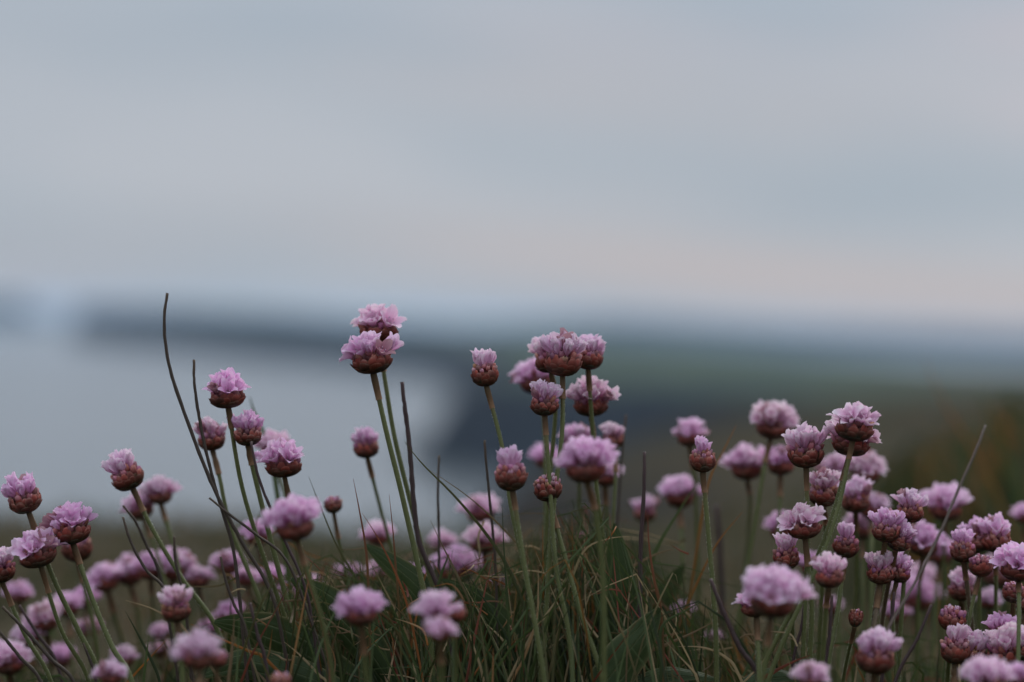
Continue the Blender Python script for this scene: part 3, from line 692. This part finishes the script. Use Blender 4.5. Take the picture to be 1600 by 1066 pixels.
stalk([(1540, 664), (1522, 710), (1495, 770), (1470, 830), (1430, 910), (1380, 1000)], 5, .815, 'blurred grey stalk slanting across the pale flower at the right', grey_m)
stalk([(392, 690), (404, 745), (425, 800), (450, 855), (480, 930)], 5, .850, 'reddish dark stalk crossing the stem of the spiky topped flower', purp_m)
stalk([(327, 778), (360, 805), (400, 835), (450, 880)], 4.5, .846, 'thin dark stalk slanting right from the foot of the long bent one')
stalk([(4, 948), (40, 985), (80, 1030), (118, 1070)], 6, .842, 'dark stalk slanting down from the left edge, upper of two')
stalk([(-6, 980), (30, 1025), (66, 1070)], 6, .85, 'dark stalk slanting down from the left edge, lower of two')
stalk([(30, 946), (58, 990), (90, 1040)], 6, .88, 'brown stalk with a blunt top among the low left flowers', purp_m)
stalk([(345, 870), (352, 905), (366, 945), (384, 985)], 5, .842, 'black stalk in front of the broad leaf at lower left')
stalk([(391, 942), (402, 990), (416, 1040)], 6, .825, 'brown purple stalk in front of the left broad leaves', purp_m)
stalk([(130, 1005), (142, 1035), (150, 1066)], 5, .85, 'tiny dark stalk between stems near the bottom left')
stalk([(1397, 925), (1393, 965), (1384, 1010)], 6, .855, 'short dark purple stalk under the joined pair on the right', purp_m)
stalk([(1256, 945), (1252, 980), (1240, 1030)], 5, .855, 'thin purple stalk left of the straight green stem at right', purp_m)
stalk([(1110, 905), (1130, 955), (1155, 1010), (1190, 1066)], 8, .822, 'purple stalk slanting down left of the big blurred disc', purp_m)
stalk([(1300, 930), (1296, 990), (1288, 1050)], 6, .845, 'brown stalk between green stems under the mottled flower', purp_m)
stalk([(1455, 945), (1432, 1000), (1400, 1062)], 6, .83, 'slanting brown purple stalk at the bottom right', purp_m)
stalk([(757, 688), (761, 740), (768, 810), (775, 900)], 4.5, .868, 'thin brown stalk left of the eared flower')
stalk([(686, 712), (684, 770), (686, 850)], 4.5, .885, 'faint brown stalk right of the thick purple one')
stalk([(978, 648), (972, 710), (966, 800)], 4, .92, 'blurred thin stalk rising above the small reddish flower')
stalk([(1120, 790), (1124, 850), (1128, 940)], 10, 1.0, 'blurred dark stalk behind the straight stem right of centre', purp_m)

# ------------------------------------------------------------------ single grass blades one can follow
BL = {'green': (.062, .094, .026), 'dark': (.022, .036, .013), 'straw': (.42, .31, .17), 'orange': (.34, .12, .025), 'red': (.20, .042, .025), 'tan': (.20, .13, .07), 'olive': (.085, .078, .025)}
def jit(c, rd, a=.3): k = 1+rd.uniform(-a, a); return (c[0]*k, c[1]*k, c[2]*k, 1)
def blade_into(m, pts, wd, cols, n=9, flat=None):
    sp = spline(pts, n); o = len(m.v)
    for i, p in enumerate(sp):
        t = (sp[min(i+1, n-1)]-sp[max(i-1, 0)]).normalized(); side = t.cross(flat or f_).normalized()
        up = t.cross(side); ww = wd*min(1, .12+2.2*i/n); ct = i/(n-1); c = tuple(cols[0][k]*(1-ct)+cols[1][k]*ct for k in range(3))+(1,)
        m.v += [p-side*ww, p+up*ww*.5, p+side*ww]; m.uv += [(0, ct), (.5, ct), (1, ct)]; m.col += [c]*3
        if i < n-1:
            a = o+i*3; m.f += [(a, a+1, a+4, a+3), (a+1, a+2, a+5, a+4)]; m.mi += [0, 0]
def blade(path, wpx, d, tip, root, label, d2=None):
    d2 = d2 or d; n = len(path); pts = [P(x, y, d+(d2-d)*k/(n-1)) for k, (x, y) in enumerate(path)]
    if path[-1][1] < 1090: pts = to_ground(pts, .35)
    base = pts[-1].copy(); mb = MB(); blade_into(mb, [p-base for p in pts], wpx/2*d/FPX, (BL[tip], BL[root]), 26)
    return tag(link('grass_blade', mb.mesh('grass_blade', [grass_m], colors=True), None, base), label, 'grass blade', 'grass blades that stand out from the tuft')
blade([(632, 690), (660, 725), (710, 775), (760, 835), (800, 900)], 5, .85, 'olive', 'dark', 'long arching green blade slanting right from the purple stalk')
blade([(672, 735), (730, 775), (780, 820), (830, 880)], 3.5, .86, 'tan', 'olive', 'thin tan blade running beside the long arching green one')
blade([(482, 702+42), (500, 790), (530, 860), (570, 930)], 3.5, .87, 'olive', 'dark', 'thin blade leaning right above the salmon bud')
blade([(552, 748), (562, 800), (572, 860), (576, 930)], 4, .85, 'red', 'olive', 'upright reddish blade left of the lone flower stem')
blade([(608, 772), (614, 830), (618, 880), (624, 960)], 3.5, .85, 'red', 'green', 'upright brown tipped blade between the lone flower and the tallest pair')
blade([(566, 802), (590, 840), (620, 900), (640, 960)], 3.5, .845, 'red', 'orange', 'red brown blade leaning across the lone flower stem')
blade([(672, 812), (690, 850), (715, 900), (740, 960)], 3.5, .845, 'tan', 'dark', 'thin dark blade crossing the large low blurred flower')
blade([(722, 880), (745, 920), (775, 965), (805, 1030)], 3.5, .84, 'dark', 'dark', 'dark blade slanting down right beside the large low flower')
blade([(785, 792), (787, 850), (792, 930), (796, 1010)], 4, .84, 'dark', 'green', 'upright dark green blade left of the eared flower stem')
blade([(884, 918), (868, 940), (848, 968), (834, 985)], 4, .835, 'straw', 'straw', 'short pale straw slanting across the middle of the tuft')
blade([(841, 890), (841, 925), (838, 970), (818, 1030), (800, 1066)], 4, .832, 'straw', 'orange', 'pale bent straw with an orange foot at the lower centre')
blade([(984, 838), (950, 842), (915, 858), (895, 900), (880, 950)], 4, .85, 'straw', 'olive', 'arching blade with a pale tip pointing right above the tuft')
blade([(1053, 858), (1025, 866), (990, 884), (960, 905), (930, 960)], 6, .88, 'tan', 'tan', 'thick pale dead blade slanting up to the right')
blade([(1012, 805), (1014, 850), (1022, 905), (1032, 950), (1036, 1020)], 5, .84, 'red', 'olive', 'tall orange tinted blade beside the bare brown stalk')
blade([(1100, 938), (1070, 955), (1034, 980), (1033, 1040)], 5, .835, 'green', 'dark', 'kinked green blade bent over to the right')
blade([(1118, 970), (1080, 990), (1040, 1008), (1000, 1030)], 6, .85, 'tan', 'tan', 'pale dead blade lying behind the kinked green one')
blade([(1054, 1010), (1100, 1012), (1135, 1028), (1155, 1056)], 4.5, .845, 'straw', 'straw', 'pale blade arching down at the lower right of centre')
blade([(1038, 1000), (1060, 1024), (1084, 1050), (1092, 1070)], 3.5, .835, 'straw', 'straw', 'short thin straw right of the big pointed leaf')
blade([(730, 978), (740, 1010), (755, 1060)], 4, .84, 'straw', 'straw', 'pale curved straw beside the blurred front cluster')
blade([(645, 1036), (652, 1070)], 4, .835, 'straw', 'straw', 'short upright straw end at the bottom, lower centre')
blade([(444, 1003), (470, 1025), (500, 1056), (515, 1075)], 4, .84, 'straw', 'straw', 'pale straw lying over the left broad leaf')
blade([(196, 938), (235, 950), (268, 968), (290, 985)], 4, .84, 'straw', 'tan', 'pale straw pointing left below the blurred row')
blade([(298, 975), (345, 998), (390, 1018), (420, 1034)], 5, .84, 'orange', 'orange', 'orange blade lying over the broad leaves at lower left')
blade([(366, 960), (364, 1000), (360, 1040), (356, 1072)], 5, .82, 'tan', 'tan', 'tan upright blade beside the bottom left front flower')
blade([(196, 955), (215, 990), (238, 1035), (252, 1075)], 4.5, .842, 'dark', 'dark', 'dark green blade slanting down in the lower left')
blade([(233, 990), (228, 1030), (224, 1070)], 4, .838, 'green', 'green', 'fine upright green blade in the lower left')
blade([(1266, 1024), (1240, 1034), (1206, 1052), (1180, 1075)], 6, .838, 'red', 'red', 'dark red straw lying under the straight green stem')
blade([(1150, 665), (1130, 705), (1110, 745), (1098, 800)], 5, .90, 'orange', 'olive', 'brown blurred blade slanting behind the small two petalled flower')
blade([(1160, 800), (1120, 850), (1085, 920), (1060, 980)], 4.5, .88, 'orange', 'olive', 'orange brown blade right of the straight stem')
blade([(1095, 745), (1060, 800), (1030, 850), (1010, 900)], 7, .90, 'green', 'green', 'wide green blade sloping down behind the two lobed flower')
blade([(1170, 985), (1185, 1020), (1187, 1050)], 4, .84, 'tan', 'straw', 'small bent straw near the bottom under the big blurred disc')
blade([(390, 620), (398, 645), (420, 700), (436, 790), (450, 900)], 8, .93, 'green', 'green', 'blurred green blade tip just behind the open flower at left')
blade([(1445, 560), (1475, 630), (1520, 700), (1565, 790), (1600, 880)], 6, 1.22, 'orange', 'olive', 'very blurred orange blade arching down at the right, upper one')
blade([(1420, 640), (1470, 700), (1520, 760), (1560, 840), (1580, 930)], 6, 1.25, 'tan', 'olive', 'very blurred orange blade arching down at the right, lower one')
blade([(1530, 610), (1560, 680), (1590, 760), (1620, 880)], 14, 1.3, 'green', 'green', 'very blurred green blade arching down at the right edge')

# ------------------------------------------------------------------ broad leaves
def leaf(path, wpx, d, label, d2=None, turn=0., fold=.35):
    d2 = d2 or d; n = len(path); pts = [P(x, y, d+(d2-d)*k/(n-1)) for k, (x, y) in enumerate(path)]
    if path[-1][1] < 1100: pts = to_ground(pts, .5)
    base = pts[-1].copy(); K = 26; sp = spline([p-base for p in pts], K); mb = MB(); rows = []; uvs = []; W = wpx/2*d/FPX; nu = 11
    for i, p in enumerate(sp):
        t = (sp[min(i+1, K-1)]-sp[max(i-1, 0)]).normalized(); side = t.cross(f_).normalized(); up = side.cross(t)
        q = Matrix.Rotation(turn, 3, t); side = q @ side; up = q @ up
        v = i/(K-1); ww = W*(math.sin(min(1, v*1.9+.02)*math.pi/2)**.8)*(1-.55*max(0, v-.55)/.45)
        for j in range(nu):
            a = j/(nu-1)*2-1
            rows.append(p+side*(a*ww*(1+.03*math.sin(i*.9+a)))+up*(fold*abs(a)**1.3*ww+.05*ww*math.sin(a*11)+.06*W*math.sin(i*.55+a*2))); uvs.append((j/(nu-1), v))
    mb.grid(rows, nu, K, uvs)
    return tag(link('broad_leaf', mb.mesh('broad_leaf', [leaf_m]), None, base), label, 'leaf', 'broad green leaves at the foot of the grass')
leaf([(1031, 950), (1000, 995), (965, 1040), (935, 1085), (910, 1140)], 68, .838, 'large pointed green leaf standing at the bottom right of centre', turn=.25)
leaf([(960, 818), (966, 870), (972, 930), (978, 1000), (975, 1080)], 62, .868, 'dark upright leaf behind the thick blurred stem', turn=-.2)
leaf([(335, 972), (390, 985), (450, 1010), (520, 1050), (600, 1110)], 78, .862, 'wide dark leaf lying in the lower left, upper one', turn=.3)
leaf([(300, 1060), (370, 1035), (440, 1045), (520, 1075), (590, 1120)], 56, .856, 'flat leaf with a paler edge below the wide dark one', turn=-.4)
leaf([(455, 905), (500, 935), (550, 985), (600, 1050), (640, 1120)], 66, .864, 'leaf sloping down behind the round blurred front flower', turn=.2)
leaf([(570, 850), (610, 880), (660, 925), (700, 990), (720, 1080)], 50, .872, 'dark leaf tip above the round blurred front flower', turn=-.2)
leaf([(690, 905), (740, 935), (790, 985), (820, 1050), (830, 1110)], 46, .868, 'dark leaf behind the thin blades at the lower centre', turn=.2)
leaf([(1120, 1062), (1080, 1052), (1030, 1052), (980, 1075), (940, 1130)], 34, .85, 'low leaf lying flat along the bottom right of centre', turn=.9)
leaf([(1260, 1066), (1220, 1052), (1170, 1062), (1130, 1110)], 34, .855, 'low leaf lying flat under the big blurred disc', turn=.9)
leaf([(1070, 880), (1050, 915), (1025, 955), (1010, 1020), (1000, 1090)], 50, .93, 'blurred dark leaf behind the large pointed one', turn=-.3)

# ------------------------------------------------------------------ the grass nobody could count
def env(x):
    K = [(-50, 1040), (150, 1020), (300, 960), (380, 880), (450, 815), (520, 805), (600, 820), (700, 820), (800, 800), (880, 740), (950, 750), (1010, 800), (1090, 870), (1170, 930), (1300, 950), (1450, 960), (1650, 960)]
    for (a, ya), (b_, yb) in zip(K, K[1:]):
        if a <= x <= b_: return ya+(yb-ya)*(x-a)/(b_-a)
    return 1000
def grass(name, count, xr, dr, lenp, label, seed, wide=1., palette=None, yfun=None, sides=True):
    rd = random.Random(seed); m = MB()
    pal = palette or (['dark']*8+['green']*13+['olive']*4+['tan']*2+['straw']*2+['orange']*1+['red']*2)
    for k in range(count):
        px = rd.choice(xr) if isinstance(xr, list) else rd.uniform(*xr)
        if isinstance(px, tuple): px = rd.gauss(*px)
        d = rd.uniform(*dr); ty = yfun(px, rd)
        tip = P(px, ty, d); L = rd.uniform(.7, 1.3)
        h = tip.z-gz(tip.x, tip.y)
        if h < .006: continue
        lean = rd.gauss(-.12, .30); az = rd.gauss(0, .25)
        bx, by = tip.x-h*lean, tip.y-h*az; b0 = Vector((bx, by, gz(bx, by)-.002))
        mid = b0*.5+tip*.5+Vector((-lean*h*rd.uniform(-.1, .28), rd.uniform(-.05, .05)*h, h*rd.uniform(.0, .06)))
        if rd.random() < .12: tip2 = tip+Vector((rd.uniform(-.03, .03), rd.uniform(-.01, .01), -rd.uniform(.0, .012))); pts = [tip2, tip, mid, b0]
        else: pts = [tip, mid, b0]
        cn = rd.choice(pal); cn2 = cn if rd.random() < .5 else rd.choice(['green', 'dark', 'olive'])
        blade_into(m, pts, rd.uniform(.00028, .00070)*wide, (jit(BL[cn], rd), jit(BL[cn2], rd)), 8, Vector((rd.uniform(-.7, .7), 1, rd.uniform(-.2, .2))).normalized())
    return tag(link(name, m.mesh(name, [grass_m], colors=True)), label, 'grass', kind='stuff')
def y1(px, rd): return env(px)+30+abs(rd.gauss(0, 120))+rd.uniform(0, 60)
grass('grass', 4300, [(600, 110), (760, 110), (880, 90), (980, 110), (500, 100)], (.865, 1.04), 1, 'fine green, brown and straw coloured grass growing round the flower stems', 3, yfun=y1, wide=.85)
grass('grass', 240, [(640, 150), (820, 110), (980, 120), (500, 140)], (.815, .865), 1, 'finest sharp grass blades in front of the tuft', 4, yfun=lambda px, rd: env(px)+50+abs(rd.gauss(0, 150)), wide=.8)
grass('grass', 1700, (-80, 1700), (.86, 1.25), 1, 'low mixed grass growing under the flowers along the clump', 5, yfun=lambda px, rd: max(env(px), 900)+20+abs(rd.gauss(0, 90)), wide=1.2)
grass('grass', 800, (1370, 1740), (1.5, 2.4), 1, 'tall blurred green and orange grass on the bank at the right', 8, yfun=lambda px, rd: 610+max(0, 1580-px)*.5+abs(rd.gauss(0, 90)), wide=3.5, palette=['green']*4+['dark']*5+['olive']*4+['orange']*2)
def tangle():
    rd = random.Random(77); m = MB()
    for (cx_, cy_, sx_, sy_, n_, pal) in ((470, 960, 75, 45, 110, ['tan', 'tan', 'straw', 'olive', 'orange']), (945, 930, 45, 50, 60, ['tan', 'olive', 'red', 'tan']), (640, 1000, 90, 50, 70, ['tan', 'straw', 'orange', 'red']), (1150, 1010, 80, 35, 60, ['tan', 'straw', 'olive']), (820, 930, 90, 60, 70, ['tan', 'straw', 'orange', 'red'])):
        for k in range(n_):
            x, y, d = rd.gauss(cx_, sx_), max(850, rd.gauss(cy_, sy_)), rd.uniform(.84, .95); a = rd.gauss(-.4, .8); L = rd.uniform(25, 90)
            q = [P(x, y, d)]
            for j in range(3):
                x += math.cos(a)*L/3; y -= math.sin(a)*L/3; a += rd.gauss(-.15, .35); q.append(P(x, y, d+rd.uniform(-.004, .004)))
            c = rd.choice(pal); blade_into(m, q, rd.uniform(.00020, .00042), (jit(BL[c], rd), jit(BL[rd.choice(pal)], rd)), 9)
    return m.mesh('dry_grass', [grass_m], colors=True)
tag(link('dry_grass', tangle()), 'tangle of thin withered tan and reddish grass in the tuft', 'dry grass', kind='stuff')
def turf():
    rd = random.Random(21); m = MB()
    for k in range(15000):
        a = math.radians(rd.uniform(-38, 38)); r = .55+2.9*rd.random()**.8; x, y = r*math.sin(a), r*math.cos(a)
        z = gz(x, y); h = rd.uniform(.008, .028); lx, ly = rd.gauss(0, .5)*h, rd.gauss(0, .5)*h; b0 = Vector((x, y, z-.002)); s_ = Vector((rd.uniform(-1, 1), rd.uniform(-1, 1), 0)).normalized()*.0009*(.6+r*.5)
        c = jit(BL[rd.choice(['dark', 'dark', 'green', 'olive', 'olive', 'tan', 'tan'])], rd)
        o_ = len(m.v); m.v += [b0-s_, b0+s_, b0+Vector((lx*.4, ly*.4, h*.6))+s_*.7, b0+Vector((lx, ly, h))]; m.uv += [(0, 0)]*4; m.col += [c]*4
        m.f += [(o_, o_+1, o_+2), (o_, o_+2, o_+3)]; m.mi += [0, 0]
    return m.mesh('turf', [grass_m], colors=True)
tag(link('turf', turf()), 'short brownish green turf covering the clifftop behind the clump', 'turf', kind='stuff')

# ------------------------------------------------------------------ haze
m = MB(); zl, zh = SEA-3.5, 45.
X0, X1, Y0, Y1 = -20000, 20000, -1500, 32000
m.v = [Vector(p) for p in ((X0, Y0, zl), (X1, Y0, zl), (X1, Y1, zl), (X0, Y1, zl), (X0, Y0, zh), (X1, Y0, zh), (X1, Y1, zh), (X0, Y1, zh))]
m.uv = [(0, 0)]*8; m.f = [(0, 3, 2, 1), (4, 5, 6, 7), (0, 1, 5, 4), (1, 2, 6, 5), (2, 3, 7, 6), (3, 0, 4, 7)]; m.mi = [0]*6
hm, t, o = mat('haze'); v = t.nodes.new('ShaderNodeVolumePrincipled'); v.inputs['Color'].default_value = (.58, .78, 1, 1); v.inputs['Density'].default_value = 4.2e-5
t.links.new(v.outputs[0], o.inputs['Volume'])
tag(link('haze', m.mesh('haze', [hm], smooth=False)), 'thin blue grey air over the bay', 'haze', kind='stuff')
